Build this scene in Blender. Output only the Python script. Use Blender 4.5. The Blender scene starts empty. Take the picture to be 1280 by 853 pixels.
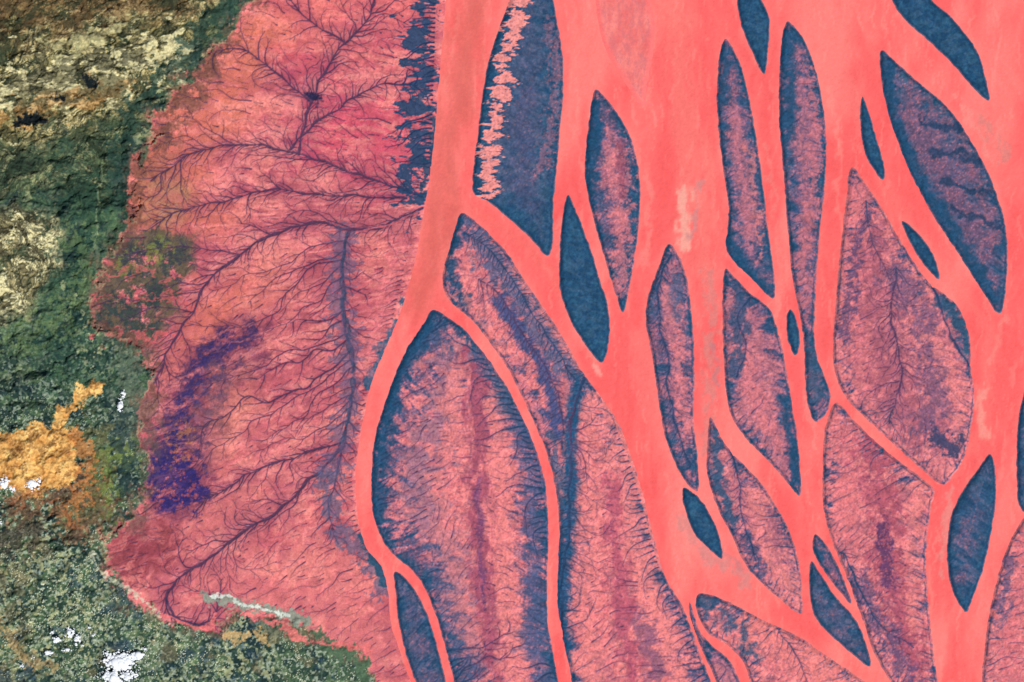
import bpy, math, random
import numpy as np
random.seed(7)
rng=np.random.RandomState(11)
X0,Y0,X1,Y1=-90,-90,1370,943
W=X1-X0+1; H=Y1-Y0+1
GX,GY=np.meshgrid(np.arange(X0,X1+1,dtype=np.float32),np.arange(Y0,Y1+1,dtype=np.float32))
TAB=rng.rand(512,512).astype(np.float32)
def vn(u,v,seed=0):
    u=u+seed*37.31; v=v+seed*91.7
    iu=np.floor(u); iv=np.floor(v)
    fu=(u-iu).astype(np.float32); fv=(v-iv).astype(np.float32)
    fu=fu*fu*(3-2*fu); fv=fv*fv*(3-2*fv)
    iu=iu.astype(np.int32)&511; iv=iv.astype(np.int32)&511
    iu1=(iu+1)&511; iv1=(iv+1)&511
    a=TAB[iv,iu];b=TAB[iv,iu1];c=TAB[iv1,iu];d=TAB[iv1,iu1]
    return (a+(b-a)*fu)*(1-fv)+(c+(d-c)*fu)*fv
def fbm(x,y,sc,oct=4,seed=0,gain=.55):
    t=0;amp=1;tot=0;f=1.0/sc
    for o in range(oct):
        ca,sa=math.cos(o*1.1+.4),math.sin(o*1.1+.4)
        t=t+amp*vn((x*ca-y*sa)*f,(x*sa+y*ca)*f,seed+o*3+1)
        tot+=amp;amp*=gain;f*=2.03
    return t/tot
def fbs(x,y,sc,oct=4,seed=0,gain=.55):
    t=0;amp=1;tot=0;f=1.0/sc
    for o in range(oct):
        t=t+amp*vn(x*f,y*f,seed+o*3+1);tot+=amp;amp*=gain;f*=2.03
    return t/tot
def S(a,b,x):
    t=np.clip((x-a)/(b-a),0,1);return t*t*(3-2*t)
def catmull(P,closed=True,n=6):
    P=np.array(P,float);N=len(P);out=[]
    for i in (range(N) if closed else range(N-1)):
        if closed: p0,p1,p2,p3=P[i-1],P[i],P[(i+1)%N],P[(i+2)%N]
        else: p0,p1,p2,p3=P[max(i-1,0)],P[i],P[i+1],P[min(i+2,N-1)]
        for k in range(n):
            t=k/n
            out.append(.5*((2*p1)+(-p0+p2)*t+(2*p0-5*p1+4*p2-p3)*t*t+(-p0+3*p1-3*p2+p3)*t**3))
    if not closed: out.append(P[-1])
    return np.array(out)
def box(P,m):
    x0=max(int(P[:,0].min()-m)-X0,0);x1=min(int(P[:,0].max()+m)-X0+1,W)
    y0=max(int(P[:,1].min()-m)-Y0,0);y1=min(int(P[:,1].max()+m)-Y0+1,H)
    return slice(y0,y1),slice(x0,x1)
def dist(P,x,y,closed):
    best=np.full(x.shape,1e12,np.float32);s=np.zeros_like(best);side=None
    ins=np.zeros(x.shape,bool);L=0.0;N=len(P)
    for i in range(N if closed else N-1):
        ax,ay=P[i];bx,by=P[(i+1)%N];dx=bx-ax;dy=by-ay;l2=dx*dx+dy*dy
        if l2<1e-9: continue
        l=math.sqrt(l2)
        t=np.clip(((x-ax)*dx+(y-ay)*dy)/l2,0,1)
        d=(x-ax-t*dx)**2+(y-ay-t*dy)**2
        m=d<best
        best=np.where(m,d,best);s=np.where(m,L+t*l,s)
        if closed and ay!=by:
            ins^=((ay>y)!=(by>y))&(x<(bx-ax)*(y-ay)/(by-ay)+ax)
        L+=l
    best=np.sqrt(best)
    return (np.where(ins,best,-best),s) if closed else (best,s,side)
def gblur(A,s):
    fy=np.fft.fftfreq(A.shape[0])[:,None];fx=np.fft.rfftfreq(A.shape[1])[None]
    return np.fft.irfft2(np.fft.rfft2(A)*np.exp(-2*(math.pi*s)**2*(fx*fx+fy*fy)),A.shape).astype(np.float32)
n_big=fbs(GX,GY,90,4,1);n_mid=fbm(GX,GY,26,5,5,.6);n_fin=fbm(GX,GY,7,3,9);n_px=fbm(GX,GY,2.3,2,13)
wn=rng.rand(H,W).astype(np.float32)
C=np.zeros((H,W,3),np.float32)
OWN=np.full((H,W),-1,np.int32)
ALL=(slice(None),slice(None))
def mix(m,col,sl=ALL):
    c=C[sl];m=m[...,None];C[sl]=c*(1-m)+np.array(col,np.float32)*m
def cl(m,a,b):
    m=np.clip(m,0,1)[...,None];return np.array(a,np.float32)*(1-m)+np.array(b,np.float32)*m
def region(P,fe=6,amp=18,sc=22,seed=3):
    P=catmull(P);sl=box(P,fe+amp+4);x,y=GX[sl],GY[sl]
    wx=x+(fbm(x,y,sc,5,seed,.66)-.5)*amp*2;wy=y+(fbm(x,y,sc,5,seed+40,.66)-.5)*amp*2
    d,s=dist(P,wx,wy,True);return S(-fe,fe,d),sl,d
def brush(P,w,col,st=1.,amp=.6,sc=10,stretch=(1,1),own=None,seed=21,warp=6,hard=.35):
    P=catmull(P,False,5);sl=box(P,w*2+warp);x,y=GX[sl],GY[sl]
    wx=x+(fbm(x,y,14,3,seed+5)-.5)*warp*2;wy=y+(fbm(x,y,14,3,seed+9)-.5)*warp*2
    d,s,sd=dist(P,wx,wy,False)
    n=fbs(x/stretch[0],y/stretch[1],sc,4,seed,.65)
    m=S(-hard,hard,1-d/w+(n-.5)*amp*2-.25)*st
    if own is not None: m=m*(OWN[sl]==own)
    mix(m,col,sl)
# ---------------------------------------------------------- outlines
bank=[(568,-140),(560,-60),(557,0),(552,60),(547,120),(542,180),(536,230),(530,262),(522,310),(513,350),(497,400),(480,440),(464,480),(455,520),(448,560),(444,600),(447,645),(458,685),(476,708),(485,740),(489,780),(500,815),(513,853),(530,910),(545,990)]
P=np.vstack([[(-160,-160)],catmull(bank,False,5),[(-160,1010)]])
sdM,sM=dist(P,GX,GY,True)
sdM=sdM+(n_fin-.5)*2.0
OWN[sdM>-3]=0
flat=[(350,-140),(330,-40),(308,12),(275,48),(236,95),(198,148),(176,190),(164,235),(166,282),(128,318),(122,370),(130,412),(180,440),(184,490),(178,530),(186,570),(176,630),(148,655),(134,692),(152,735),(202,770),(250,786),(320,768),(385,785),(432,808),(462,826),(466,870),(480,1000),(620,1000),(620,-140)]
mF,slF,dF=region(flat,4,24,sc=26,seed=30)
dF=dF+(n_fin[slF]-.5)*12+(n_px[slF]-.5)*5;mF=S(-5,5,dF)
FL=np.zeros((H,W),np.float32);FL[slF]=mF
DF=np.full((H,W),-99,np.float32);DF[slF]=dF
ISL=[]
def isl(name,pts,**k): ISL.append((name,pts,k))
isl('mangrove_island',[(655,-120),(646,-40),(636,0),(624,35),(611,75),(603,120),(597,170),(591,220),(593,243),(610,252),(632,270),(655,290),(672,308),(685,320),(691,298),(692,250),(697,200),(701,150),(704,110),(702,60),(694,15),(684,-40),(672,-120)],p=.1,tw=24)
isl('mangrove_island',[(577,266),(569,287),(561,312),(555,335),(553,352),(558,370),(572,386),(592,402),(611,427),(633,458),(651,492),(667,527),(681,560),(690,590),(696,620),(699,660),(698,700),(697,750),(702,790),(710,825),(715,860),(722,990),(940,990),(905,900),(888,850),(874,815),(862,780),(850,752),(834,728),(822,690),(808,635),(792,580),(776,535),(762,512),(745,488),(726,462),(708,430),(690,400),(670,372),(652,345),(635,318),(615,296),(597,280)],p=.88,tw=4,bias=.1)
isl('mangrove_island',[(541,388),(529,406),(514,427),(499,456),(487,486),(477,516),(469,546),(465,580),(464,620),(469,652),(481,680),(497,698),(516,714),(531,736),(545,770),(557,810),(568,853),(600,990),(712,990),(704,900),(698,853),(692,820),(685,780),(684,730),(685,690),(685,650),(682,610),(676,582),(666,552),(653,522),(638,492),(618,460),(598,434),(579,411),(560,397)],p=.82,tw=26,bias=.1)
isl('mangrove_island',[(493,716),(506,722),(521,742),(535,772),(547,810),(558,853),(572,920),(560,930),(535,890),(520,853),(508,820),(499,780),(495,745)],p=.25,tw=12)
isl('mangrove_island',[(743,113),(738,140),(733,180),(731,215),(735,245),(745,285),(758,330),(769,365),(779,390),(788,352),(795,310),(799,270),(800,230),(795,195),(785,165),(770,140),(756,121)],p=.6,tw=18,bias=-.1)
isl('mangrove_island',[(709,245),(703,270),(700,310),(699,350),(705,380),(718,410),(735,435),(753,454),(762,422),(760,385),(750,350),(736,305),(722,268),(714,250)],p=.0,tw=30)
isl('sandbar',[(745,-90),(745,0),(748,30),(757,62),(778,98),(803,133),(809,105),(816,70),(818,30),(813,0),(800,-90)],sand=1)
isl('mangrove_island',[(915,-60),(921,0),(926,30),(938,60),(955,94),(960,62),(962,30),(957,10),(948,-10),(935,-70)],p=0,tw=30)
isl('mangrove_island',[(905,50),(899,75),(896,120),(899,170),(905,220),(911,258),(909,290),(908,312),(921,331),(942,351),(966,374),(968,350),(963,310),(958,270),(952,220),(945,170),(936,120),(925,80),(913,56)],p=.5,tw=9,bias=-.15)
isl('mangrove_island',[(983,28),(977,52),(974,100),(974,150),(978,200),(982,250),(986,300),(990,345),(998,385),(1005,430),(1006,470),(1010,505),(1019,527),(1031,519),(1038,498),(1031,472),(1022,450),(1018,420),(1020,360),(1024,300),(1030,240),(1033,190),(1030,140),(1020,90),(1006,52),(992,33)],p=.5,tw=9,bias=-.05)
isl('mangrove_island',[(987,387),(983,400),(985,425),(993,444),(999,436),(999,415),(994,396)],p=0,tw=20)
isl('mangrove_island',[(1077,121),(1075,145),(1078,180),(1088,205),(1103,225),(1106,212),(1100,188),(1090,155),(1082,128)],p=0,tw=20)
isl('mangrove_island',[(1090,-60),(1115,0),(1132,26),(1160,50),(1190,80),(1215,108),(1236,126),(1232,98),(1222,65),(1205,40),(1185,18),(1160,-6),(1120,-70)],p=.0,tw=30)
isl('mangrove_island',[(1101,64),(1102,100),(1110,140),(1125,185),(1145,230),(1170,275),(1200,320),(1225,360),(1248,392),(1256,372),(1259,330),(1258,290),(1248,250),(1232,210),(1210,170),(1185,135),(1150,105),(1120,78)],p=.3,tw=16,bias=-.2)
isl('mangrove_island',[(1127,277),(1139,305),(1154,330),(1173,349),(1171,330),(1160,308),(1144,288)],p=0,tw=20)
isl('mangrove_island',[(1064,209),(1058,250),(1052,300),(1047,350),(1043,400),(1041,440),(1048,480),(1065,506),(1090,530),(1122,560),(1150,585),(1176,606),(1191,595),(1206,570),(1215,530),(1218,490),(1213,460),(1212,425),(1200,388),(1180,368),(1160,352),(1145,332),(1125,300),(1105,265),(1085,235)],p=.76,tw=0,bias=.35)
isl('mangrove_island',[(1046,503),(1035,522),(1030,550),(1028,600),(1031,645),(1045,690),(1062,730),(1080,780),(1092,815),(1112,850),(1150,900),(1180,990),(1195,990),(1178,900),(1172,853),(1165,800),(1160,750),(1158,690),(1163,640),(1168,614),(1155,600),(1128,580),(1092,550),(1063,521)],p=.8,tw=0,bias=.35)
isl('mangrove_island',[(1239,568),(1220,590),(1200,620),(1188,650),(1184,690),(1188,730),(1206,765),(1217,745),(1229,710),(1240,660),(1245,610)],p=.3,tw=16,bias=-.5)
isl('mangrove_island',[(1300,440),(1280,490),(1272,540),(1271,600),(1276,636),(1300,640),(1370,600),(1370,450)],p=.3,tw=14,bias=-.4)
isl('mangrove_island',[(1300,625),(1282,645),(1265,672),(1250,712),(1238,760),(1232,800),(1228,853),(1230,990),(1460,990),(1460,600)],p=.8,tw=0,bias=.4)
isl('mangrove_island',[(835,306),(822,338),(811,368),(807,400),(814,440),(822,490),(830,540),(844,578),(857,602),(873,614),(872,575),(867,525),(868,480),(867,430),(863,380),(858,345),(848,320)],p=.6,tw=8,bias=-.05)
isl('mangrove_island',[(853,610),(857,640),(870,670),(893,692),(903,698),(899,670),(886,640),(870,619)],p=0,tw=20)
isl('mangrove_island',[(906,337),(903,380),(904,430),(907,480),(913,517),(930,545),(955,571),(980,598),(999,620),(1001,600),(997,550),(989,500),(981,450),(971,410),(961,386),(936,365),(917,346)],p=.62,tw=8,bias=.0)
isl('mangrove_island',[(888,522),(885,550),(884,590),(895,630),(915,670),(930,703),(947,724),(970,745),(1001,768),(1002,740),(998,700),(985,660),(965,625),(948,600),(925,577),(904,552)],p=.72,tw=5,bias=.05)
isl('mangrove_island',[(1019,668),(1016,688),(1030,714),(1048,738),(1064,754),(1053,720),(1036,686)],p=.5,tw=5,bias=-.1)
isl('mangrove_island',[(1014,702),(1012,740),(1020,773),(1045,800),(1074,825),(1088,832),(1081,800),(1068,773),(1045,747),(1026,718)],p=.2,tw=12)
isl('mangrove_island',[(874,742),(871,765),(884,790),(908,806),(928,826),(938,853),(952,900),(975,990),(1230,990),(1130,890),(1095,862),(1060,838),(1030,818),(1000,797),(960,778),(930,763),(905,750)],p=.85,tw=2,bias=.35)
isl('mangrove_island',[(862,752),(864,780),(876,810),(890,840),(905,880),(918,950),(932,950),(930,880),(922,845),(908,822),(888,805),(873,785)],p=.6,tw=5)
meta=[];SDs={}
GSX=np.zeros((H,W),np.float32);GSY=np.zeros((H,W),np.float32);DIS=np.zeros((H,W),np.float32)
for k,(name,pts,kw) in enumerate(ISL):
    own=k+1;P=catmull(pts,True,5);sl=box(P,6);x,y=GX[sl],GY[sl]
    sd,s=dist(P,x,y,True);gy,gx=np.gradient(sd)
    sd=sd+(n_fin[sl]-.5)*2.4
    m=(sd>-3)&(OWN[sl]<1);OWN[sl]=np.where(m,own,OWN[sl])
    GSX[sl]=np.where(m,gx,GSX[sl]);GSY[sl]=np.where(m,gy,GSY[sl]);DIS[sl]=np.where(m,sd,DIS[sl])
    SDs[own]=(sl,sd,s);meta.append((own,name,kw))
# ---------------------------------------------------------- creek network with avoidance
PT=[];OCC=np.zeros((H,W),np.int32);NID=[1]
LANDOK=np.zeros((H,W),np.int8);LANDOK[(FL>.4)&(sdM>1)]=1
for own,name,kw in meta:
    if name=='sandbar': continue
    sl,sd,s=SDs[own];LANDOK[sl]=np.where((OWN[sl]==own)&(sd>1.5),1,LANDOK[sl])
def mark(pts,cid,r=1):
    for (x,y) in pts:
        i=int(y)-Y0;j=int(x)-X0
        if 1<=i<H-2 and 1<=j<W-2:
            b=OCC[i-r:i+r+1,j-r:j+r+1];b[b==0]=cid
def trunk(P,w0,w1,st=1.,mea=1.):
    P=catmull(P,False,8);cid=NID[0];NID[0]+=1
    seg=np.hypot(*np.diff(P,axis=0).T);c=np.r_[0,np.cumsum(seg)]
    n=max(int(c[-1]/.7),2);t=np.linspace(0,c[-1],n);x=np.interp(t,c,P[:,0]);y=np.interp(t,c,P[:,1])
    ph=random.random()*9
    x=x+mea*(np.sin(t/6.3+ph)*.9+np.sin(t/15+ph)*1.7+np.sin(t/3.7+ph*2)*.5);y=y+mea*(np.cos(t/7.3+ph)*.9+np.sin(t/17+ph)*1.7+np.sin(t/4.1+ph*3)*.5)
    wv=1+.25*np.sin(t/9+ph)+.15*np.sin(t/3.3)
    for a,b,w,v in zip(x,y,np.linspace(w0,w1,n),wv): PT.append((a,b,w*v,st))
    pts=list(zip(x,y));mark(pts,cid,2);return cid,pts
def f_flat(x,y):
    o=math.atan2(y-250,x-560);
    if o<0:o+=2*math.pi
    a1=.45*o+.55*math.pi
    k=min(max((y-290)/60,0),1)
    a2=math.pi-.5-.08*math.sin(y/60.)+.22*min(max((300-x)/150,0),1)
    return a1*(1-k)+a2*k
def f_isl(slant):
    def f(x,y):
        i=int(y)-Y0;j=int(x)-X0
        gx,gy=GSX[i,j],GSY[i,j]
        if gx*gx+gy*gy<.3: return None
        a=math.atan2(gy,gx)
        return a-slant if gx>0 else a+slant
    return f
def adiff(a,b): return (a-b+math.pi)%(2*math.pi)-math.pi
def run(tasks):
    while tasks:
        nxt=[]
        for (x,y,a,L,w,depth,f,par,st,off,pull) in tasks:
            cid=NID[0];NID[0]+=1;pts=[];n=int(L);nk=random.uniform(3,7);side=random.choice((-1,1));kids=[];cur=0
            for i in range(n):
                x+=math.cos(a);y+=math.sin(a)
                ii=int(y)-Y0;jj=int(x)-X0
                if not(2<ii<H-3 and 2<jj<W-3) or not LANDOK[ii,jj]: break
                o=OCC[ii,jj]
                if o and o!=par and i>1: break
                if o==par and i>9: break
                pts.append((x,y));cur=cur*.80+random.gauss(0,.034);a+=cur
                tf=f(x,y) if f else None
                if tf is not None: a+=adiff(tf+off,a)*pull
                if depth>0 and i>nk:
                    nk=i+random.uniform(3.5,8) if depth==1 else i+random.uniform(5,11);side=-side
                    kids.append((x,y,a+side*random.uniform(.45,.95),i))
            m=len(pts)
            if m<3: continue
            for i,(px,py) in enumerate(pts):
                t=i/m;ww=w*(1-.6*t);s_=st*(1-.35*t)
                PT.append((px,py,ww,s_))
                if i+1<m: PT.append(((px+pts[i+1][0])/2,(py+pts[i+1][1])/2,ww,s_))
            mark(pts,cid,1)
            for (kx,ky,ka,ki) in kids:
                if depth>=2: nxt.append((kx,ky,ka,random.uniform(12,40)*(1-.3*ki/n),w*.68,depth-1,f,cid,st*.88,off+adiff(ka,a)*.5,.035))
                else: nxt.append((kx,ky,ka,random.uniform(3,11),.5,0,None,cid,st*.7,0,0))
        tasks=nxt
def feather(P,w0,w1,sl,sr,sp=9,ang=(.6,1.0),wk=1.0,depth=2,st=1.,f=None,pull=.03,skip=0,offsd=.06):
    cid,pts=trunk(P,w0,w1,st,1. if w0>1.5 else .7);T=[];n=len(pts)
    i=int(skip/.7)
    while i<n-3:
        x,y=pts[i];a=math.atan2(pts[i+3][1]-y,pts[i+3][0]-x)
        if sl:
            aa=a+random.uniform(*ang);T.append((x,y,aa,sl*random.uniform(.4,1.15),wk*random.uniform(.65,1.3),depth,f,cid,st,random.gauss(0,offsd),pull))
        if sr:
            aa=a-random.uniform(*ang);T.append((x,y,aa,sr*random.uniform(.35,1.15),wk*random.uniform(.65,1.3),depth,None if f else f,cid,st,0,0))
        i+=int(random.uniform(.5,1.6)*sp/.7)
    random.shuffle(T);return T
Ta=feather([(436,290),(428,340),(431,400),(440,450),(441,500),(427,555)],2.8,2.3,300,40,12,(.95,1.15),1.45,2,f=f_flat,pull=.06,skip=12,offsd=.05)
Tb=feather([(530,262),(490,278),(440,288),(390,278),(350,290),(300,318),(262,350),(240,390),(215,430),(192,480)],2.7,1.5,80,45,9,(.3,.8),1.1,2,f=f_flat,pull=.05,skip=12)
Tb+=feather([(427,555),(390,600),(340,642),(270,690),(216,732),(208,760),(232,780),(268,772),(268,745)],2.5,1.8,60,110,9,(.3,.7),1.1,2)
Tb+=feather([(427,556),(418,600),(412,640),(420,680)],1.7,.9,40,40,8,(.5,.9),1.,1)
Tb+=feather([(427,556),(360,572),(300,600),(250,628)],1.9,.9,40,60,8,(.3,.7),1.1,1)
Tb+=feather([(530,247),(480,228),(430,214),(390,196),(350,188),(290,180),(235,196),(190,225)],2.0,1.,70,80,8,(.25,.7),1.05,2,f=f_flat,skip=10)
Tb+=feather([(372,192),(384,150),(396,105),(430,58),(468,5),(480,-80)],2.2,1.2,70,60,9,(.5,1.),1.1,2)
Tb+=feather([(362,186),(400,152),(440,122),(480,108),(520,106)],2.1,1.,40,45,7,(.6,1.1),1.05,1)
Tb+=feather([(505,246),(430,246),(350,238),(280,250),(195,275)],1.8,.9,50,50,9,(.3,.8),1.05,2,f=f_flat)
Tb+=feather([(388,127),(340,88),(300,60),(262,70)],1.8,.8,60,60,9,(.5,.9),1.,1)
Tb+=feather([(430,52),(380,20),(350,-20)],1.6,.8,50,50,9,(.5,.9),1.,1)
Tb+=feather([(300,318),(250,310),(190,312),(135,320)],1.3,.8,30,30,9,(.5,.9),.8,1,st=.8)
Tb+=feather([(240,390),(200,385),(150,400)],1.3,.8,30,30,9,(.5,.9),.8,1,st=.8)
run(Ta);run(Tb)
T=[]
for yy in range(-85,250,6):
    T.append((545-yy*.03,yy,math.pi+random.uniform(-.25,.25),random.uniform(30,80),1.4,1,f_flat,-1,1,0,.01))
for yy in range(290,700,6):
    bx=np.interp(yy,[290,400,480,560,600,650,700],[520,495,464,448,444,449,470])
    T.append((bx-4,yy,math.pi+random.uniform(-.5,.1),random.uniform(10,34),1.,1,None,-1,.9,0,0))
run(T)
T=[]
for yy in range(-85,940,6):
    for xx in range(120,545,14):
        x=xx+random.uniform(-10,10);y=yy+random.uniform(-4,4)
        i=int(y)-Y0;j=int(x)-X0
        if 4<i<H-4 and 4<j<W-4 and FL[i,j]>.5: T.append((x,y,random.random()))
T.sort(key=lambda t:-t[0]+60*t[2])
for x,y,_ in T:
    i=int(y)-Y0;j=int(x)-X0
    if OCC[i-2:i+3,j-2:j+3].any(): continue
    run([(x,y,f_flat(x,y)+random.uniform(-.15,.15),random.uniform(25,120),random.uniform(.55,1.3),1,f_flat,-1,random.uniform(.4,1.),random.gauss(0,.1),.06)])
T=[]
T+=feather([(1122,335),(1112,385),(1122,430),(1124,480),(1112,530)],1.6,1.2,48,55,7,(.5,1.),.9,2,.95)
T+=feather([(1080,250),(1090,300),(1112,350)],1.1,.9,20,20,8,(.5,1.),.8,1,.9)
T+=feather([(1166,358),(1180,400),(1200,440),(1212,458)],1.8,1.8,0,0,9)
T+=feather([(837,318),(824,360),(824,410),(838,450),(832,480),(846,530),(860,585)],1.6,1.3,18,18,8,(.6,1.),.8,1,.95)
T+=feather([(936,372),(922,400),(932,430),(920,470)],1.5,1.2,15,15,8,(.6,1.),.8,1,.95)
T+=feather([(912,560),(925,610),(928,650),(945,700)],1.5,1.1,20,20,8,(.6,1.),.8,1,.95)
T+=feather([(1050,690),(1060,700),(1078,745),(1100,780),(1140,810)],1.6,1.1,15,20,8,(.6,1.),.8,1,.95)
T+=feather([(728,470),(716,520),(712,580),(712,640),(706,700),(701,770),(708,853),(712,953)],2.2,2.2,14,60,6,(1.1,1.4),1.1,2,.95)
T+=feather([(578,290),(610,310),(640,350),(665,390),(690,430),(720,475)],1.2,1.4,38,30,6,(.8,1.2),1.,2,.9)
T+=feather([(600,350),(625,370),(655,420),(675,450),(700,500),(702,560)],1.2,1.4,32,30,6,(.8,1.2),1.,2,.9)
T+=feather([(975,790),(1000,830),(1020,900)],1.2,1.,30,30,8,(.6,1.),.8,1,.8)
run(T);T=[]
for yy in range(400,935,7):
    lx=np.interp(yy,[400,440,485,545,620,680,760,850,950],[538,508,490,472,466,482,540,566,590])
    T.append((lx+5,yy+8,-random.uniform(.3,.6),random.uniform(65,115),1.7,2,(lambda x,y:-.4-.8*min(max((x-520)/60,0),1)),-1,1.,0,.035))
    rx=np.interp(yy,[400,440,520,580,650,853,950],[560,604,655,678,686,700,710])
    if yy>440: T.append((rx-4,yy,math.pi+random.uniform(.0,.15),random.uniform(45,75),1.6,1,None,-1,1.,0,0))
for yy in range(520,940,7):
    rx=np.interp(yy,[520,580,635,690,728,780,850,940],[768,792,808,822,834,862,888,920])
    T.append((rx-4,yy,math.pi-random.uniform(.1,.5),random.uniform(25,55),1.3,1,None,-1,.9,0,0))
run(T)
for own,name,kw in meta:
    if name=='sandbar': continue
    sl,sd,s=SDs[own];p=kw['p'];f=f_isl(.45)
    y0,x0=sl[0].start,sl[1].start;h_,w_=sd.shape
    cand=[]
    for a in range(0,h_,6):
        for b in range(0,w_,6):
            i=min(a+random.randint(0,5),h_-1);j=min(b+random.randint(0,5),w_-1)
            if OWN[y0+i,x0+j]==own and sd[i,j]>2.5: cand.append((sd[i,j]+random.random()*4,j+x0+X0+.5,i+y0+Y0+.5))
    cand.sort()
    for d,x,y in cand:
        i=int(y)-Y0;j=int(x)-X0
        if OCC[max(i-2,0):i+3,max(j-2,0):j+3].any(): continue
        a=f(x,y)
        if a is None: continue
        st=(.25+.7*p)*random.uniform(.4,1)
        run([(x,y,a+random.uniform(-.12,.12),random.uniform(12,22+50*p),random.uniform(.65,1.35),1,f,-1,st,random.gauss(0,.09),.06)])
PT=np.array(PT,np.float32);print('creek points',len(PT))
V=np.zeros((H,W),np.float32)
for sub,R in ((PT,2),(PT[PT[:,2]>1.6],5)):
    ix=np.round(sub[:,0]).astype(int);iy=np.round(sub[:,1]).astype(int)
    for oy in range(-R,R+1):
        for ox in range(-R,R+1):
            if R>2 and max(abs(ox),abs(oy))<=2: continue
            px=ix+ox;py=iy+oy
            v=np.clip(sub[:,2]*.7+.45-np.hypot(px-sub[:,0],py-sub[:,1]),0,1)*sub[:,3]
            ok=(px>=X0)&(px<=X1)&(py>=Y0)&(py<=Y1)&(v>0)
            np.maximum.at(V,(py[ok]-Y0,px[ok]-X0),v[ok])
VB=gblur(V,2.2);VB2=gblur(V,9.0)
# ---------------------------------------------------------- WEST MAINLAND colours
C[:]=cl((n_mid-.3)*2.2,(32,50,48),(80,102,72))
mix(S(.5,.66,n_fin)*.6,(30,44,48))
mix(S(.54,.64,fbm(GX,GY,10,4,60))*.5,(104,124,82))
mix(S(.56,.66,fbm(GX,GY,5,3,61))*S(.38,.6,n_big)*.85,(158,156,114))
mix(S(.57,.7,fbm(GX,GY,3,2,62))*.7*S(250,600,GY),(164,170,148))
mix(S(.54,.66,fbm(GX,GY,32,5,63,.65))*.55*S(560,640,GY),(116,100,72))
mix(S(.57,.66,fbm(GX,GY,24,5,64,.65))*.5*S(680,740,GY),(38,60,80))
rdl=1-np.abs(fbm(GX,GY,34,3,68)*2-1)*16;mix(np.clip(rdl,0,1)*.35*S(300,500,GY),(150,156,120))
wsp=(wn>.945)*S(.40,.58,n_mid)*S(380,620,GY);mix(wsp*.85,(208,202,172))
def hills(P,colA,colB,st=1.,seed=70,amp=26,rot=-.45,thr=(.5,.66),tan=(206,184,130),ta=.8):
    m,sl,d=region(P,12,amp,seed=seed);x,y=GX[sl],GY[sl]
    c_,s_=math.cos(rot),math.sin(rot);u=(x*c_+y*s_);v=(-x*s_+y*c_)
    wu=u+(fbs(x,y,38,4,seed+1)-.5)*46;wv=v+(fbs(x,y,38,4,seed+2)-.5)*46
    r=fbs(wu/2.0,wv,20,7,seed+3,.78)
    base=cl((r-.38)*4.0,colA,colB);mm=(m*st)[...,None]
    C[sl]=C[sl]*(1-mm)+base*mm
    hl=fbs(wu/1.8,wv,16,6,seed+4,.8);mix(m*S(thr[0],thr[1],hl)*st*ta,tan,sl)
    for sc_,sd_ in ((16,6),(7,16)):
        rd=1-np.abs(fbs(wu/1.3,wv,sc_,4,seed+sd_,.6)*2-1)*7;mix(m*np.clip(rd,0,1)*.55,(38,40,32),sl)
    mix(m*S(.56,.66,fbm(x,y,16,6,seed+5,.72))*.65,(44,58,42),sl)
hills([(-140,-140),(360,-140),(268,15),(225,85),(170,140),(70,180),(-30,205),(-140,215)],(52,52,34),(156,138,88),thr=(.48,.62))
m,sl,_=region([(-140,-140),(330,-140),(260,5),(180,30),(90,42),(20,60),(-140,85)],18,30,seed=77);mix(m*.55*S(.3,.6,fbm(GX[sl],GY[sl],20,6,78,.75)),(100,66,42),sl);mix(m*.6*S(.5,.6,fbs(GX[sl]/2,GY[sl]+GX[sl]*.35,12,5,79,.75)),(34,42,30),sl)
brush([(-20,130),(40,112),(90,98),(140,86),(215,66)],25,(218,202,154),.85,2.6,8,(1.8,1),warp=24,seed=22,hard=.3)
brush([(60,60),(110,50),(160,30)],12,(194,180,130),.65,2.3,7,(2,1),warp=14,seed=24)
brush([(-20,150),(60,132),(150,112)],14,(172,112,60),.5,2.3,8,(2,1),seed=25,warp=16)
brush([(30,115),(110,112),(170,108)],16,(86,80,56),.65,2.3,7,(2,1),seed=26,warp=20)
brush([(20,100),(90,85),(170,70)],12,(60,58,44),.6,2.3,6,(2,1),seed=27,warp=20)
for p,r in (((112,101),8),((75,123),6),((40,146),10),((28,152),7),((52,150),5)):
    brush([(p[0]-3,p[1]),(p[0]+3,p[1]+2)],r,(18,24,28),.95,1.1,5,warp=8,seed=r)
hills([(-140,265),(-20,262),(62,272),(80,300),(62,350),(40,385),(-20,400),(-140,410)],(92,82,58),(178,160,112),.95,90,22,1.0,(.45,.57),(230,214,164),.9)
hills([(-140,165),(60,190),(130,150),(180,130),(150,200),(120,260),(60,240),(-140,260)],(40,56,42),(106,112,74),.75,95,20,-.3,(.54,.66),(186,176,124),.75)
brush([(310,-60),(285,10),(250,45),(205,95),(170,145),(148,200),(150,250)],14,(38,62,54),.7,2.1,7,seed=110,warp=20)
brush([(120,250),(100,320),(90,400),(70,450),(120,470),(160,470)],28,(36,66,52),.45,2.1,7,seed=111,warp=20)
brush([(80,200),(100,240),(60,250)],22,(40,66,54),.5,1.9,7,seed=109,warp=16)
brush([(100,300),(110,350),(60,410),(20,430)],16,(102,118,72),.5,2.4,5,seed=108,warp=20)
brush([(130,200),(120,290),(122,330),(112,380)],2.0,(146,156,118),.45,1.6,6,seed=112)
brush([(160,450),(165,500),(155,560)],20,(96,104,88),.6,2.,6,seed=107,warp=18)
brush([(160,560),(130,590),(140,640)],16,(112,122,56),.7,1.9,6,seed=113,warp=16)
brush([(150,520),(160,600),(165,630)],13,(38,56,58),.65,1.8,6,seed=114,warp=14)
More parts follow.
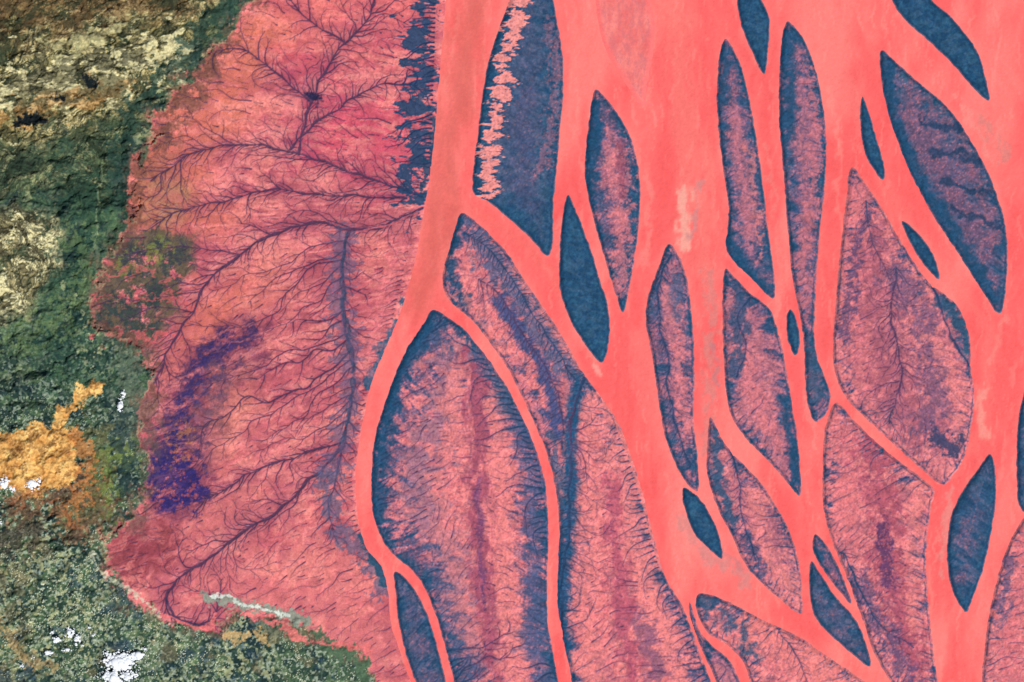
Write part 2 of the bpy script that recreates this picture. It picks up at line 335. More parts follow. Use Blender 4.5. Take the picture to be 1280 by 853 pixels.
brush([(20,640),(60,620),(110,600),(120,640),(90,665)],17,(116,74,54),.6,2.3,5,seed=115,warp=20)
brush([(90,560),(120,540),(115,620),(80,650)],14,(100,92,58),.6,2.,6,seed=116,warp=18)
brush([(-20,690),(40,660)],20,(72,58,50),.6,1.9,7,seed=117)
# flat
shear=np.interp(GY[:,0],[0,250,330,430,650,800],[-.1,-.0,.3,.45,.48,.2]).astype(np.float32)[:,None]
st1=fbs(GX/5+n_mid*4,GY+GX*shear+(n_mid-.5)*26,6,4,33,.65)
st2=fbs(GX/3+n_mid*4,GY+GX*.2+(n_big-.5)*60,19,5,34,.62)
pk=cl((st2-.3)*2.5,(190,78,90),(234,122,120))
mm=FL[...,None];C[:]=C*(1-mm)+pk*mm
mix(FL*S(.5,.7,st1)*.55,(152,60,78));mix(FL*S(.5,.7,1-st1)*.6,(244,144,136))
mix(FL*S(.52,.68,n_mid)*.4,(158,58,76));mix(FL*S(.52,.7,1-n_mid)*.35,(240,138,118))
def reg_mix(P,col,st,fe=14,amp=24,seed=40,streak=.0,sc=20,nz=None):
    m,sl,d=region(P,fe,amp,seed=seed,sc=sc);k=m*st*FL[sl]
    if streak: k=k*(1-streak+streak*S(.35,.6,st1[sl]))
    if nz is not None: k=k*S(nz[0],nz[1],fbm(GX[sl],GY[sl],nz[2],5,seed+2,.7))
    mix(k,col,sl)
reg_mix([(340,-60),(520,-60),(520,40),(420,60),(330,60)],(232,92,86),.45,26,30,36,.4)
reg_mix([(300,20),(360,40),(320,110),(285,180),(245,240),(300,270),(230,295),(168,285),(160,230),(180,180),(230,90)],(212,106,74),.75,24,24,41,.6)
reg_mix([(270,45),(292,50),(262,110),(225,175),(200,190),(195,150),(235,90)],(88,58,44),.92,10,22,42,.2,nz=(.35,.55,14))
reg_mix([(170,200),(215,200),(240,250),(215,290),(165,285)],(146,86,58),.8,14,22,43,.3)
reg_mix([(180,225),(235,240),(225,280),(175,285)],(188,136,88),.7,10,20,39,.4,nz=(.42,.58,10))
reg_mix([(340,70),(420,100),(500,140),(520,190),(440,200),(360,190),(400,120)],(206,48,84),.65,30,38,44,.7)
reg_mix([(420,0),(510,10),(520,80),(460,80)],(206,66,92),.4,26,34,48,.6)
reg_mix([(395,180),(520,190),(530,245),(440,240)],(200,58,86),.45,18,26,45,.6)
reg_mix([(250,370),(330,330),(380,340),(320,420),(250,470),(210,450)],(220,116,88),.55,28,34,50,.6)
reg_mix([(240,380),(300,370),(310,420),(240,450),(205,470)],(210,96,72),.5,18,30,51,.6)
reg_mix([(230,700),(420,690),(470,760),(470,900),(300,770)],(230,118,114),.5,24,28,64,.5)
reg_mix([(200,650),(300,600),(330,640),(260,680)],(224,126,112),.4,24,28,59,.5)
lt=np.clip((.30-VB)*3,0,1)*FL;mix(lt*.3,(244,138,128))
mix(S(.54,.64,n_px)*FL*.2*S(.4,.6,n_mid),(110,54,80))
mix(FL*np.clip(VB2*.9,0,.28),(134,78,98));mix(FL*np.clip(VB*.75,0,.42),(120,60,82))
# dark mud streak, torn along the drainage
reg_mix([(300,395),(335,408),(326,458),(294,496),(280,545),(266,592),(258,638),(205,642),(172,602),(184,560),(208,510),(218,460),(260,420)],(112,52,78),.75,16,30,38,.5,16)
reg_mix([(292,408),(318,422),(302,460),(276,500),(266,540),(244,572),(218,586),(182,588),(194,545),(216,510),(226,470),(260,434)],(62,44,84),.9,9,32,52,.55,14,nz=(.36,.54,11))
reg_mix([(262,430),(285,425),(262,470),(244,510),(238,545),(215,575),(195,575),(210,535),(228,490)],(48,40,92),.85,8,28,35,.5,12,nz=(.3,.5,9))
reg_mix([(182,572),(215,562),(250,588),(256,632),(212,638),(180,612)],(42,36,96),.95,6,28,54,.3,11,nz=(.32,.47,8))
reg_mix([(240,480),(262,470),(258,520),(238,540)],(124,54,72),.6,5,18,65,nz=(.42,.56,8))
reg_mix([(215,530),(240,540),(232,575),(205,580)],(190,108,66),.6,5,18,55,nz=(.47,.6,8))
reg_mix([(255,490),(300,460),(310,520),(270,580),(250,560)],(206,124,98),.4,20,28,56,.5)
reg_mix([(120,430),(190,440),(186,640),(150,655)],(92,76,70),.7,12,24,57,nz=(.35,.52,10))
reg_mix([(128,660),(190,650),(225,670),(200,715),(155,725),(132,700)],(128,52,62),.75,14,26,58,.5)
reg_mix([(125,285),(230,292),(238,330),(216,390),(190,425),(118,418),(106,350)],(84,76,60),.9,14,34,46,0,sc=22,nz=(.32,.5,14))
reg_mix([(145,300),(235,312),(215,350),(145,345)],(48,58,62),.8,10,26,47,.2,nz=(.44,.57,9))
reg_mix([(130,365),(205,360),(200,415),(130,418)],(46,60,60),.85,10,26,37,.2,nz=(.43,.56,9))
reg_mix([(190,298),(228,312),(190,338),(140,332)],(122,126,60),.65,8,22,49,nz=(.47,.6,8))
for yy,c in ((345,(186,90,86)),(372,(198,86,88)),(424,(214,90,94))):
    brush([(122,yy+4),(160,yy-7),(200,yy-2),(250,yy+5)],3.2,c,.65,2.2,5,(2,1),seed=yy,warp=20)
fr=np.exp(-((DF-7)/8.)**2)*S(.38,.58,fbm(GX,GY,11,4,67,.7));mix(np.clip(fr,0,1)*.65*S(700,500,GY),(104,64,56))
fr=np.exp(-((DF+6)/7.)**2)*S(.44,.6,fbm(GX,GY,9,4,69,.7));mix(np.clip(fr,0,1)*.6,(116,76,60))
mix(FL*np.clip(V*1.0,0,.76),(66,44,72))
fbrush=brush
fbrush([(540,-100),(532,0),(524,60),(520,130),(516,200),(520,250)],17,(36,62,94),.9,amp=2.4,sc=6,stretch=(2.6,1),seed=201,warp=24)
fbrush([(545,140),(540,190),(532,245)],8,(30,60,88),.8,amp=1.6,sc=8,seed=203)
fbrush([(388,122),(394,127)],7,(32,32,62),.9,amp=.9,sc=5,seed=204)
fbrush([(505,380),(495,410),(478,440),(462,478)],8,(40,76,104),.85,amp=1.4,sc=9,seed=205)
fbrush([(410,600),(418,650),(450,690),(475,715),(480,740)],13,(80,84,114),.6,amp=1.8,sc=8,seed=206,warp=12)
fbrush([(452,670),(470,700),(482,725)],6,(30,70,96),.85,amp=1.2,sc=9,seed=207)
fbrush([(430,300),(424,350),(432,420),(440,470),(436,530),(415,585)],15,(88,80,112),.55,amp=2.,sc=5,stretch=(2,1),seed=208,warp=14)
fbrush([(436,290),(428,340),(431,400),(440,450),(441,500),(427,555)],2.4,(50,62,88),.6,amp=1.2,sc=6,seed=209,warp=6)
fbrush([(528,263),(490,279),(446,289)],1.6,(214,100,108),.7,amp=.8,sc=6,seed=211,warp=3)
fbrush([(500,310),(485,370),(470,430),(455,470)],13,(220,110,118),.35,amp=1.8,sc=7,seed=212,warp=10)
mix(np.clip(V*1.0,0,.75)*FL*S(460,520,GX)*S(300,200,GY),(34,48,82))
edge=np.exp(-((DF+1)/2.2)**2)
mix(np.clip(edge*S(.5,.64,n_mid),0,1)*.5,(186,152,120))
mix(np.exp(-((DF+11)/8.)**2)*.4*S(.42,.6,fbm(GX,GY,12,4,66,.65)),(70,82,74))
# yellow-ochre dunes
m,sl,d=region([(132,484),(112,476),(96,486),(92,500),(72,510),(62,530),(30,534),(-10,550),(-80,560),(-80,618),(-10,610),(30,618),(70,612),(98,594),(94,565),(94,540),(86,528),(106,505)],2.5,20,sc=15,seed=120)
on=fbm(GX[sl],GY[sl],14,6,121,.7)
oc=cl((on-.3)*2.6,(194,130,66),(240,190,116));C[sl]=C[sl]*(1-m[...,None])+oc*m[...,None]
mix(m*S(.54,.66,fbm(GX[sl],GY[sl],10,6,122,.7))*.65,(134,90,52),sl)
brush([(100,545),(106,590),(90,640)],9,(198,118,64),.65,2.6,5,seed=123,warp=20)
brush([(20,625),(60,625),(90,660)],9,(160,96,66),.55,2.6,5,seed=125,warp=20)
brush([(0,780),(30,815),(60,835)],9,(184,142,92),.55,2.1,6,seed=124,warp=14)
brush([(118,690),(128,712),(160,738),(200,768)],3,(206,196,168),.65,1.8,4,seed=130,warp=8)
brush([(205,768),(240,782),(262,785),(272,768)],3.4,(228,110,110),.8,1.,6,seed=131,warp=5)
brush([(208,748),(222,772),(250,782)],2,(70,50,80),.8,.6,5,seed=137,warp=2)
brush([(262,748),(300,752),(340,765),(385,778)],8,(138,144,128),.9,1.3,6,seed=132,warp=6)
brush([(262,746),(290,750),(320,761),(362,771)],2.6,(214,214,202),.8,1.8,4,seed=133,warp=6)
brush([(290,800),(320,792),(332,800)],7,(200,158,104),.8,1.6,5,seed=134,warp=9)
brush([(400,800),(440,825),(455,850),(460,940)],12,(76,98,74),.9,1.5,6,seed=135,warp=14)
brush([(330,772),(380,795),(420,806),(460,812)],5,(226,108,106),.8,1.6,6,seed=136,warp=9)
# ---------------------------------------------------------- island colours
for own,name,kw in meta:
    sl,sd,s=SDs[own];x,y=GX[sl],GY[sl]
    d=np.clip(sd,0,None);dm=d.max();p=kw.get('p',0)
    f1=fbm(x,y,20,5,own+100,.6);f2=fbm(x,y,4.5,3,own+140);f3_=fbm(x,y,9,4,own+210,.6)
    comb=fbs((s+(f1-.5)*12-.5*d),d/9,5.0,3,own+170,.6)
    if name=='sandbar':
        col=cl((fbm(x,y*.5,14,5,250,.65)-.25)*2,(226,100,98),(244,130,122))
        rr=(S(.46,.64,fbm(x*1.4,y*.6,6,5,251,.7))[...,None])*.5;col=col*(1-rr)+np.array((206,106,112))*rr
        ed=S(10,0,d)[...,None];col=col*(1-ed)+np.array((250,108,106))*ed
    else:
        val=(d-kw['tw'])/32+(f1-.5)*2.8+(f3_-.5)*.8+(comb-.5)*1.9*min(1,p*1.3)+kw.get('bias',0)-(VB[sl]-.25)*1.4+(n_px[sl]-.5)*.5
        if p>.35: val=val+np.clip((d-dm*.5)/30,0,.6)
        pm=S(-.6,1.0,val)*min(1,p*1.2)
        teal=cl((f2-.3)*1.8,(26,62,94),(44,86,114))
        if p<=.35:
            k=(S(.45,.7,comb)*.4*S(0,12,d))[...,None];teal=teal*(1-k)+np.array((60,90,114))*k
            k=(S(.55,.7,f3_)*.3)[...,None];teal=teal*(1-k)+np.array((20,50,80))*k
        teal2=cl((comb-.35)*2.5,(42,70,104),(92,90,122))
        dd=S(0,kw['tw']+4,d)[...,None]*(.2+.8*min(1,p*1.5))
        teal=teal*(1-dd)+teal2*dd
        grey=cl((f2-.3)*2,(108,82,112),(160,94,114))
        pink=cl((f2-.3)*2.2,(210,98,106),(238,128,126))
        a=np.clip(pm*2,0,1)[...,None];b=np.clip(pm*2-1,0,1)[...,None]
        col=teal*(1-a)+grey*a;col=col*(1-b)+pink*b
        k=(S(.52,.68,fbm(x,y,17,4,own+230,.6))*.4*min(1,p*1.4))[...,None];col=col*(1-k)+np.array((116,68,92))*k
        rim=(np.exp(-((d-3.0)/1.2)**2)*.55*S(.3,.5,f2))[...,None]
        col=col*(1-rim)+np.array((36,58,86))*rim
        rim=(S(1.8,.0,d)*.6)[...,None];col=col*(1-rim)+np.array((176,98,102))*rim
    M=(OWN[sl]==own)[...,None];C[sl]=np.where(M,col,C[sl])
def ib(own,P,w,col,st=.8,amp=1.,sc=9,stretch=(1,1),seed=300,warp=7,hard=.6): brush(P,w,col,min(1,st*1.0),amp*1.2,sc,stretch,own,seed,warp*1.4,hard)
PK=(232,120,118);DP=(128,62,84);BG=(86,88,120);TL=(27,68,100)
brush([(652,-60),(646,10),(636,60),(622,130),(610,200),(614,245)],11,(238,136,128),.95,2.2,4.5,(2.8,1),1,301,6,.3)
ib(1,[(690,30),(694,90),(688,160),(676,220)],8,(176,96,112),.45,1.6,4,seed=302)
ib(1,[(655,120),(655,260)],14,(76,74,108),.35,1.3,9,(3,1),303)
ib(3,[(556,440),(553,500),(520,600),(560,700),(590,853),(600,950)],30,BG,.5,1.2,8,(2,1),seed=304)
ib(3,[(575,440),(565,520),(560,560)],18,PK,.7,1.2,8,(1,2),seed=305)
ib(3,[(612,480),(622,600),(627,700),(644,853)],19,PK,.75,1.1,8,(3,1),306)
ib(3,[(592,450),(596,560),(598,640),(604,740),(620,853),(630,950)],15,(146,64,88),.9,1.,9,(1,2.5),307,8,.6)
ib(3,[(545,600),(562,700),(590,800)],14,PK,.5,1.4,7,(2,1),308)
ib(3,[(600,600),(600,680),(606,760)],5,(96,58,100),.6,.8,9,seed=309)
ib(3,[(545,395),(520,430),(500,470),(483,530),(474,590),(474,650)],11,TL,.9,1.,8,seed=310)
ib(3,[(655,540),(668,640),(664,760),(678,853)],16,(78,82,118),.75,1.3,7,(3,1),311)
ib(3,[(585,420),(620,480),(650,530)],9,(72,84,116),.65,1.2,8,(2,1),seed=312)
ib(2,[(575,275),(566,310),(562,345),(580,380)],9,TL,.85,1.,8,seed=320)
ib(2,[(600,300),(640,360),(680,420),(715,470)],22,(80,86,118),.85,1.2,8,seed=321)
ib(2,[(640,340),(690,410),(720,455)],8,PK,.6,1.3,7,seed=322)
ib(2,[(622,375),(650,420),(672,450),(690,500),(695,540)],10,(54,70,116),.9,.9,9,seed=323)
ib(2,[(640,450),(662,500),(684,545)],7,(206,106,120),.75,1.3,6,seed=324)
ib(2,[(578,370),(600,395),(625,430)],9,PK,.6,1.3,6,seed=325)
ib(2,[(690,545),(700,620),(704,720)],6,(70,84,114),.8,.9,8,seed=326)
ib(2,[(735,500),(738,560),(735,640),(730,740),(735,853),(740,950)],17,PK,.7,1.2,7,(2,1),327)
ib(2,[(770,560),(785,640),(805,720),(830,800),(850,860)],19,PK,.8,1.2,7,(2,1),328)
ib(2,[(765,600),(768,680),(778,760),(788,853),(795,950)],13,(166,68,92),.9,1.,9,(1,2),329,9,.6)
ib(2,[(800,780),(820,830),(840,900)],14,(116,74,104),.7,1.4,8,seed=330)
ib(2,[(725,475),(718,500),(713,560),(712,640),(706,700),(700,770),(706,853),(712,950)],10.5,(24,74,110),.97,.6,8,seed=331,warp=4)
ib(2,[(748,492),(770,530),(792,590),(808,650),(825,710)],4,PK,.8,1.2,6,seed=332,warp=3)
ib(5,[(772,200),(778,250),(780,300),(776,345)],14,(210,106,114),.65,1.5,5,seed=340)
ib(5,[(775,180),(778,240)],9,DP,.7,1.2,8,seed=341)
ib(5,[(745,130),(742,180),(740,230)],9,TL,.9,.7,8,seed=342)
ib(9,[(918,150),(928,220),(940,290)],10,(186,98,112),.5,1.6,5,seed=350)
ib(9,[(932,170),(942,250),(952,320)],4,(206,110,114),.6,1.5,5,seed=351)
ib(9,[(910,300),(930,330),(958,360)],12,TL,.9,.6,6,seed=352)
ib(9,[(905,60),(905,130)],9,TL,.8,.6,6,seed=353)
ib(10,[(985,50),(985,110),(985,170)],13,TL,.85,.8,8,seed=354)
ib(10,[(1010,90),(1020,150),(1015,230),(1005,330),(1005,380)],8,(190,98,110),.65,1.6,5,seed=355)
ib(10,[(1018,440),(1018,500)],12,(50,80,108),.7,1.,6,seed=356)
ib(14,[(1130,130),(1155,190),(1190,250),(1220,300),(1235,340)],15,(112,74,98),.55,1.5,8,(2,1),360)
ib(14,[(1140,110),(1190,160),(1225,230),(1245,300)],7,(150,84,102),.45,1.6,5,seed=361)
ib(14,[(1112,90),(1118,150),(1145,215),(1200,300),(1240,370)],9,TL,.8,.8,8,seed=362)
for i,(a,b) in enumerate([((1150,150),(1200,165)),((1165,190),(1225,200)),((1180,225),(1240,245)),((1190,260),(1250,285))]):
    ib(14,[a,b],5,(26,52,82),.75,1.,6,seed=365+i)
ib(16,[(1070,240),(1080,330),(1075,420),(1090,490)],24,(204,98,108),.6,1.3,7,seed=370)
ib(16,[(1090,300),(1098,400),(1115,480),(1150,540)],26,(148,74,94),.75,1.4,9,seed=371)
ib(16,[(1120,340),(1150,400),(1170,470),(1160,530)],21,(104,74,104),.75,1.5,8,seed=372)
ib(16,[(1078,270),(1066,350),(1058,430)],8,(82,64,98),.7,1.6,6,seed=373)
ib(16,[(1180,375),(1196,400),(1208,440)],11,(40,74,102),.95,.7,7,seed=374)
ib(16,[(1170,545),(1190,560)],13,(50,58,90),.85,1.4,6,seed=375)
ib(16,[(1160,420),(1195,480),(1205,520)],9,PK,.6,1.5,6,seed=376)
ib(17,[(1050,540),(1060,600),(1050,660)],18,(222,106,112),.65,1.3,6,seed=380)
ib(17,[(1085,560),(1105,640),(1110,700),(1130,790),(1150,850)],22,(154,64,86),.8,1.4,8,seed=381)
ib(17,[(1105,690),(1112,730),(1100,660)],10,(84,52,90),.8,1.3,7,seed=382)
ib(17,[(1145,620),(1140,700),(1145,780)],9,PK,.6,1.4,6,(2,1),383)
ib(17,[(1075,730),(1110,800),(1140,860)],14,(90,70,104),.75,1.5,7,seed=384)
ib(20,[(1290,660),(1270,740),(1262,820),(1262,900)],16,(206,96,106),.6,1.5,6,seed=386)
ib(20,[(1262,700),(1250,780)],9,(90,76,108),.7,1.4,6,seed=387)
ib(21,[(850,420),(853,500),(858,560)],8,(216,108,116),.7,1.4,5,seed=390)
ib(21,[(845,345),(850,400)],8,(80,86,116),.7,1.,7,seed=391)
ib(23,[(925,440),(945,500),(965,550)],15,(214,106,114),.65,1.4,6,seed=392)
ib(23,[(980,500),(990,560),(996,605)],8,TL,.85,.7,6,seed=393)
ib(23,[(925,360),(925,420),(918,470)],10,(48,72,104),.8,1.,7,seed=394)
ib(24,[(945,620),(960,670),(985,740)],15,PK,.7,1.3,6,seed=395)
ib(24,[(892,540),(897,590),(915,650)],9,(46,76,106),.85,.9,7,seed=396)
ib(24,[(960,640),(975,700)],7,(134,76,100),.6,1.3,7,seed=397)
ib(27,[(880,750),(905,765),(925,790),(935,815)],14,(46,76,106),.8,1.,8,seed=398)
ib(27,[(945,785),(1000,820),(1060,870)],22,(236,118,114),.8,1.3,7,seed=399)
isle=(OWN>0)&(OWN!=7)
mix(isle*np.clip(VB*.7,0,.38),(92,76,108))
vm_=isle*np.clip(V*1.05,0,.78);near=S(6,50,DIS)
mix(vm_*(1-near),(34,58,90));mix(vm_*near,(74,50,82))
lt=np.clip((.26-VB)*3.5,0,1)*isle*np.clip((C[...,0]-110)/80,0,1);mix(lt*.28,(246,140,132))
red=np.clip((C[...,0]-120)/80,0,1)*isle
pr=gblur((wn>.955).astype(np.float32),.6)*2.5
mix(np.clip(pr,0,1)*red*.3,(98,68,100))
pr2=gblur((wn<.04).astype(np.float32),.6)*2.5
mid=np.clip(1-np.abs(C[...,0]-110)/60,0,1)*isle
mix(np.clip(pr2,0,1)*mid*.5,(222,114,116))
k=np.where(OWN==7,.06,.24)[...,None];C*=(1+(n_px-.5)[...,None]*k);C*=(1+(n_fin-.5)[...,None]*k*.8)
for c in range(3):
    q=C[...,c];C[...,c]=np.clip((q+.35*(q-gblur(q,1.6)))*.965+8,4,255)  # sharpens land colours and lifts the darks, haze put into the colour
LAND=C.copy()
# ---------------------------------------------------------- RIVER colour
C=np.zeros((H,W,3),np.float32)
fl=fbs(GX+(n_big-.5)*90,GY/6,11,5,400,.6);fl2=fbs(GX*.8+GY*.15,GY/4,45,4,404)
C[:]=cl((fl-.3)*2.4,(242,98,96),(254,113,109))
mix(S(.46,.7,fl2)*.6,(255,132,124));mix(S(.52,.3,fl2)*.5,(238,86,86))
mix(S(.6,.75,fbs(GX+(n_mid-.5)*20,GY/9,5,4,407,.65))*.35,(255,150,138))
mix(S(1150,1400,GX)*.3,(255,90,90))
brush([(610,-100),(592,0),(576,90),(562,190),(556,270),(545,330),(525,380)],25,(206,98,90),.7,.9,14,(1,6),seed=410,hard=.8)
brush([(560,250),(590,262),(640,295),(690,345),(720,400)],10,(236,108,100),.5,.6,9,seed=411,hard=.8)
brush([(500,400),(470,470),(455,560),(455,650)],8,(250,122,116),.5,.6,9,seed=412,hard=.8)
brush([(830,-60),(850,80),(870,200),(880,330)],26,(242,126,116),.5,1.3,10,(1,5),seed=413,hard=.7)
brush([(1060,-60),(1050,60),(1060,130)],20,(240,120,114),.5,1.3,10,(1,5),seed=414,hard=.7)
brush([(800,430),(830,560),(850,660),(900,720)],16,(248,124,118),.5,1.3,10,(1,5),seed=415,hard=.7)
brush([(1100,230),(1190,350),(1240,430),(1220,560)],12,(246,116,110),.5,1.3,10,(1,4),seed=416,hard=.7)
def bars(P,w,c,st,sd): brush(P,w,c,st*.9,1.8,5.5,(1,2.2),seed=sd,hard=.7,warp=8)
bars([(858,240),(855,275),(858,305)],10,(236,160,144),.95,420)
bars([(875,225),(873,262),(866,295)],3.5,(200,130,128),.8,421)
bars([(1228,150),(1245,175),(1256,195)],8,(210,124,116),.8,423)
bars([(1195,120),(1222,165),(1240,200)],3,(226,140,130),.6,424)
bars([(1232,480),(1226,520),(1232,545)],5,(236,150,136),.75,425)
bars([(886,340),(888,400),(886,480),(882,560)],7,(214,124,118),.85,426)
bars([(895,430),(897,480)],3,(190,120,122),.8,427)
bars([(852,650),(880,690),(915,715),(935,725)],7,(206,130,126),.8,428)
bars([(905,690),(925,712)],4,(190,118,120),.7,429)
bars([(1190,615),(1182,660),(1175,720)],6,(226,138,130),.75,430)
bars([(838,480),(850,600),(860,690)],5,(240,132,124),.65,431)
bars([(700,335),(722,400),(740,450)],5,(238,138,128),.65,432)
bars([(805,210),(812,260),(805,330)],5,(240,132,124),.65,433)
bars([(1010,440),(1008,500),(1020,560)],3,(232,140,132),.5,434)
bars([(1035,110),(1050,190)],4,(240,136,126),.65,435)
bars([(1255,400),(1240,450)],4,(240,140,130),.5,436)
bars([(740,455),(752,470)],4,(246,170,156),.7,437)
bars([(1185,560),(1178,600)],4,(230,150,140),.6,438)
bars([(960,180),(968,260),(975,330)],3,(234,128,120),.6,439)
LM=((OWN>=0)).astype(np.float32);halo=gblur(LM,3.5)
mix(np.clip(halo*.5,0,.35)*S(.35,.6,n_mid),(236,130,122))
C*=(1+(n_px-.5)[...,None]*.1)
RIV=C
# ---------------------------------------------------------- mesh building
GAIN=np.array((1.22,1.14,1.15),np.float32)
def lin(c):
    c=np.clip(c/255.,0,1);l=np.where(c<=.04045,c/12.92,((c+.055)/1.055)**2.4)
    return np.clip(l/GAIN,0,.98)
def wx(px): return (px-640)/100.
def wy(py): return (426.5-py)/100.
def grid_mesh(name,gx,gy,z,col,vm,mat):
    h,w=gx.shape
    cm=vm[:-1,:-1]&vm[1:,:-1]&vm[:-1,1:]&vm[1:,1:]
    cy,cx=np.nonzero(cm);idx=cy*w+cx
    q=np.stack([idx+w,idx+w+1,idx+1,idx],1)
    used=np.zeros(h*w,bool);used[q.ravel()]=True;u=np.nonzero(used)[0]
    mp=np.zeros(h*w,np.int32);mp[u]=np.arange(len(u),dtype=np.int32);inv=mp[q.ravel()]
    me=bpy.data.meshes.new(name);n=len(u)
    co=np.stack([wx(gx.ravel()[u]),wy(gy.ravel()[u]),z.ravel()[u]],1).astype(np.float32)
    me.vertices.add(n);me.vertices.foreach_set('co',co.ravel())
    me.loops.add(len(inv));me.loops.foreach_set('vertex_index',inv)
    me.polygons.add(len(q));me.polygons.foreach_set('loop_start',np.arange(0,len(inv),4,dtype=np.int32))
    me.polygons.foreach_set('loop_total',np.full(len(q),4,np.int32))
    me.update(calc_edges=True)
    me.polygons.foreach_set('use_smooth',np.ones(len(q),bool))
    at=me.color_attributes.new('land_cover','FLOAT_COLOR','POINT')
    cc=np.ones((n,4),np.float32);cc[:,:3]=lin(col.reshape(-1,3)[u]);at.data.foreach_set('color',cc.ravel())
    ob=bpy.data.objects.new(name,me);bpy.context.scene.collection.objects.link(ob);me.materials.append(mat)
    return ob
def mat_attr(name,sc,amt):
    m=bpy.data.materials.new(name);m.use_nodes=True;nt=m.node_tree;N=nt.nodes;L=nt.links
    N.remove(N['Principled BSDF']);b=N.new('ShaderNodeBsdfDiffuse');L.new(b.outputs[0],N['Material Output'].inputs['Surface'])
    a=N.new('ShaderNodeVertexColor');a.layer_name='land_cover'
    g=N.new('ShaderNodeNewGeometry')
    t=N.new('ShaderNodeTexNoise');t.inputs['Scale'].default_value=sc;t.inputs['Detail'].default_value=1
    L.new(g.outputs['Position'],t.inputs['Vector'])
    r=N.new('ShaderNodeMapRange');r.inputs['From Min'].default_value=.25;r.inputs['From Max'].default_value=.75
    r.inputs['To Min'].default_value=1-amt;r.inputs['To Max'].default_value=1+amt
    L.new(t.outputs['Fac'],r.inputs['Value'])
    v=N.new('ShaderNodeVectorMath');v.operation='SCALE';L.new(a.outputs['Color'],v.inputs[0]);L.new(r.outputs['Result'],v.inputs['Scale'])
    L.new(v.outputs['Vector'],b.inputs['Color'])
    return m
mland=mat_attr('tidal_flat_and_forest',70,.12)
misl=mat_attr('mangrove_and_mud',70,.11)
mriv=mat_attr('silt_laden_water',40,.04)
msand=mat_attr('wet_sand',40,.05)
rel=(n_fin-.5)*.012+(n_px-.5)*.003
hillm=S(420,180,GX+GY*.25)
zM=np.clip(sdM*.004,-.02,.02)+np.where(sdM>0,np.clip(rel*.5+.010,0,.05)*S(0,4,sdM)-V*.007,0)
hz=fbm(GX/1.3,GY,34,7,500,.58)
zM=zM+(1-FL)*S(5,30,sdM)*(np.abs(hz-.5)*.5*(.3+.7*hillm)+(n_mid-.4)*.05+(n_fin-.5)*.014)
zM=np.where(sdM>2,np.maximum(zM,.006),zM)
grid_mesh('terrain',GX,GY,zM.astype(np.float32),LAND,sdM>-3,mland)
for own,name,kw in meta:
    sl,sd,s=SDs[own];vm=(sd>-3)&(OWN[sl]==own)
    z=np.clip(sd*.004,-.02,.024)+np.where(sd>0,np.clip(rel[sl]*.9+.010,0,.05)*S(0,4,sd)-V[sl]*.007,0)
    if name=='sandbar': z=np.clip(sd*.002,-.03,.008)+np.where(sd>0,rel[sl]*.1*S(0,6,sd),0)
    z=np.where(sd>2,np.maximum(z,.004),z)
    grid_mesh(name,GX[sl],GY[sl],z.astype(np.float32),LAND[sl],vm,msand if name=='sandbar' else misl)
rg=(slice(None,None,2),slice(None,None,2))
zr=np.zeros((H,W),np.float32)
grid_mesh('river',GX[rg],GY[rg],zr[rg],RIV[rg],(sdM<8)[rg],mriv)
me=bpy.data.meshes.new('ground');me.from_pydata([(-300,-300,-.12),(300,-300,-.12),(300,300,-.12),(-300,300,-.12)],[],[(0,1,2,3)])
ob=bpy.data.objects.new('ground',me);bpy.context.scene.collection.objects.link(ob)
m=bpy.data.materials.new('estuary_mud');m.use_nodes=True;N=m.node_tree.nodes;L=m.node_tree.links
t=N.new('ShaderNodeTexNoise');t.inputs['Scale'].default_value=60;t.inputs['Detail'].default_value=8;tc=N.new('ShaderNodeTexCoord')
L.new(tc.outputs['Generated'],t.inputs['Vector']);cr=N.new('ShaderNodeValToRGB');L.new(t.outputs['Fac'],cr.inputs['Fac'])
cr.color_ramp.elements[0].position=.42;cr.color_ramp.elements[0].color=(.03,.08,.12,1);cr.color_ramp.elements[1].position=.58;cr.color_ramp.elements[1].color=(.6,.12,.13,1)
L.new(cr.outputs['Color'],N['Principled BSDF'].inputs['Base Color']);N['Principled BSDF'].inputs['Roughness'].default_value=1;me.materials.append(m)
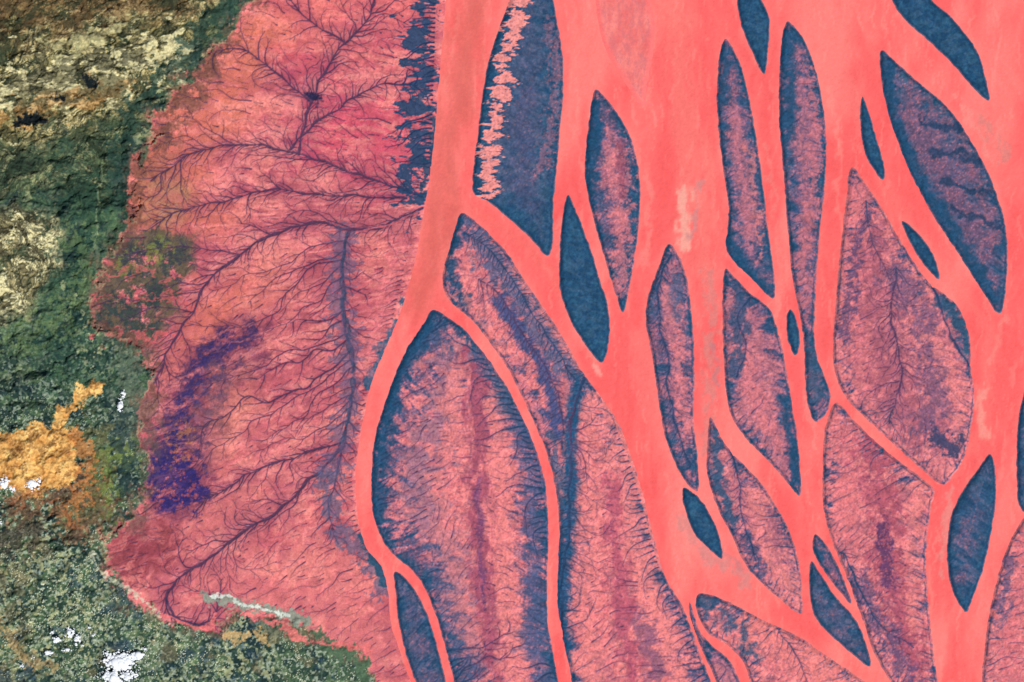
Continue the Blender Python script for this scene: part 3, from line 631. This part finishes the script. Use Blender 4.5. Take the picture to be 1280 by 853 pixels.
# ---------------------------------------------------------- clouds
import bmesh
mc=bpy.data.materials.new('cloud_white');mc.use_nodes=True;b=mc.node_tree.nodes['Principled BSDF'];N=mc.node_tree.nodes
b.inputs['Roughness'].default_value=1;b.inputs['Specular IOR Level'].default_value=0
t=N.new('ShaderNodeTexNoise');t.inputs['Scale'].default_value=14;cr=N.new('ShaderNodeValToRGB')
cr.color_ramp.elements[0].color=(.62,.66,.72,1);cr.color_ramp.elements[1].color=(.82,.82,.82,1)  # cloud shading put into the colour: noise from blue-grey to white
mc.node_tree.links.new(t.outputs['Fac'],cr.inputs['Fac']);mc.node_tree.links.new(cr.outputs['Color'],b.inputs['Base Color'])
def cloud(lobes,n,h=.10):
    bm=bmesh.new()
    for (cx,cy,rx,ry) in lobes:
        k=max(int(n*rx*ry/120),20)
        for _ in range(k):
            a=random.uniform(0,6.283);q=random.random()**.7*1.2
            q*=1+.25*math.sin(a*3+cx)+.18*math.sin(a*7+cy)
            r=random.uniform(.3,1)*.034*max(.16,1.25-q)*min(1.5,max(rx,ry)/11)
            x=cx+math.cos(a)*q*rx;y=cy+math.sin(a)*q*ry
            g=bmesh.ops.create_icosphere(bm,subdivisions=2,radius=r)
            sx,sy=random.uniform(.8,1.5),random.uniform(.8,1.2);zz=h+random.uniform(-.01,.04)*max(0,1-q)
            for v in g['verts']:
                c=v.co;c.x=c.x*sx+wx(x);c.y=c.y*sy+wy(y);c.z=c.z*.5+zz
    me=bpy.data.meshes.new('cloud');bm.to_mesh(me);bm.free()
    me.polygons.foreach_set('use_smooth',np.ones(len(me.polygons),bool));me.materials.append(mc)
    o=bpy.data.objects.new('cloud',me);bpy.context.scene.collection.objects.link(o)
cloud([(150,828,21,13),(142,846,15,9),(172,819,12,6),(134,816,6,5),(162,844,12,7),(181,811,5,3)],80)
cloud([(88,790,7,9),(98,800,5,9),(72,800,8,5),(62,815,8,4),(84,812,7,3),(66,790,4,3)],75)
cloud([(8,604,10,8),(16,610,7,6)],100)
cloud([(42,605,12,7),(50,600,6,4)],90)
cloud([(155,493,4,7),(151,508,3.2,10)],110)
cloud([(118,793,4,3),(104,806,3,3),(112,784,3,2)],60)
cloud([(1,652,5,5)],80)
cloud([(40,822,6,3),(28,832,4,3)],60)
# ---------------------------------------------------------- light and camera
sc=bpy.context.scene
el=math.radians(58);az=math.radians(140)
w=bpy.data.worlds.new('World');sc.world=w;w.use_nodes=True
sky=w.node_tree.nodes.new('ShaderNodeTexSky');sky.sky_type='NISHITA';sky.sun_disc=False;sky.sun_elevation=el;sky.sun_rotation=az
bg=w.node_tree.nodes['Background'];bg.inputs['Strength'].default_value=.07;w.node_tree.links.new(sky.outputs['Color'],bg.inputs['Color'])
sl_=bpy.data.lights.new('sun','SUN');sl_.energy=4.5;sl_.angle=math.radians(.5);sl_.color=(1,.97,.93)
so=bpy.data.objects.new('sun',sl_);sc.collection.objects.link(so)
from mathutils import Vector
dv=Vector((math.sin(az)*math.cos(el),math.cos(az)*math.cos(el),math.sin(el)))
so.rotation_euler=dv.to_track_quat('Z','Y').to_euler()
cd=bpy.data.cameras.new('camera');cam=bpy.data.objects.new('camera',cd);sc.collection.objects.link(cam)
cam.location=(0,0,60);cd.sensor_width=36;cd.lens=36*60/12.8;cd.clip_end=1000;cd.clip_start=.5
sc.camera=cam
sc.view_settings.view_transform='Standard';sc.view_settings.look='None';sc.view_settings.exposure=0;sc.view_settings.gamma=1
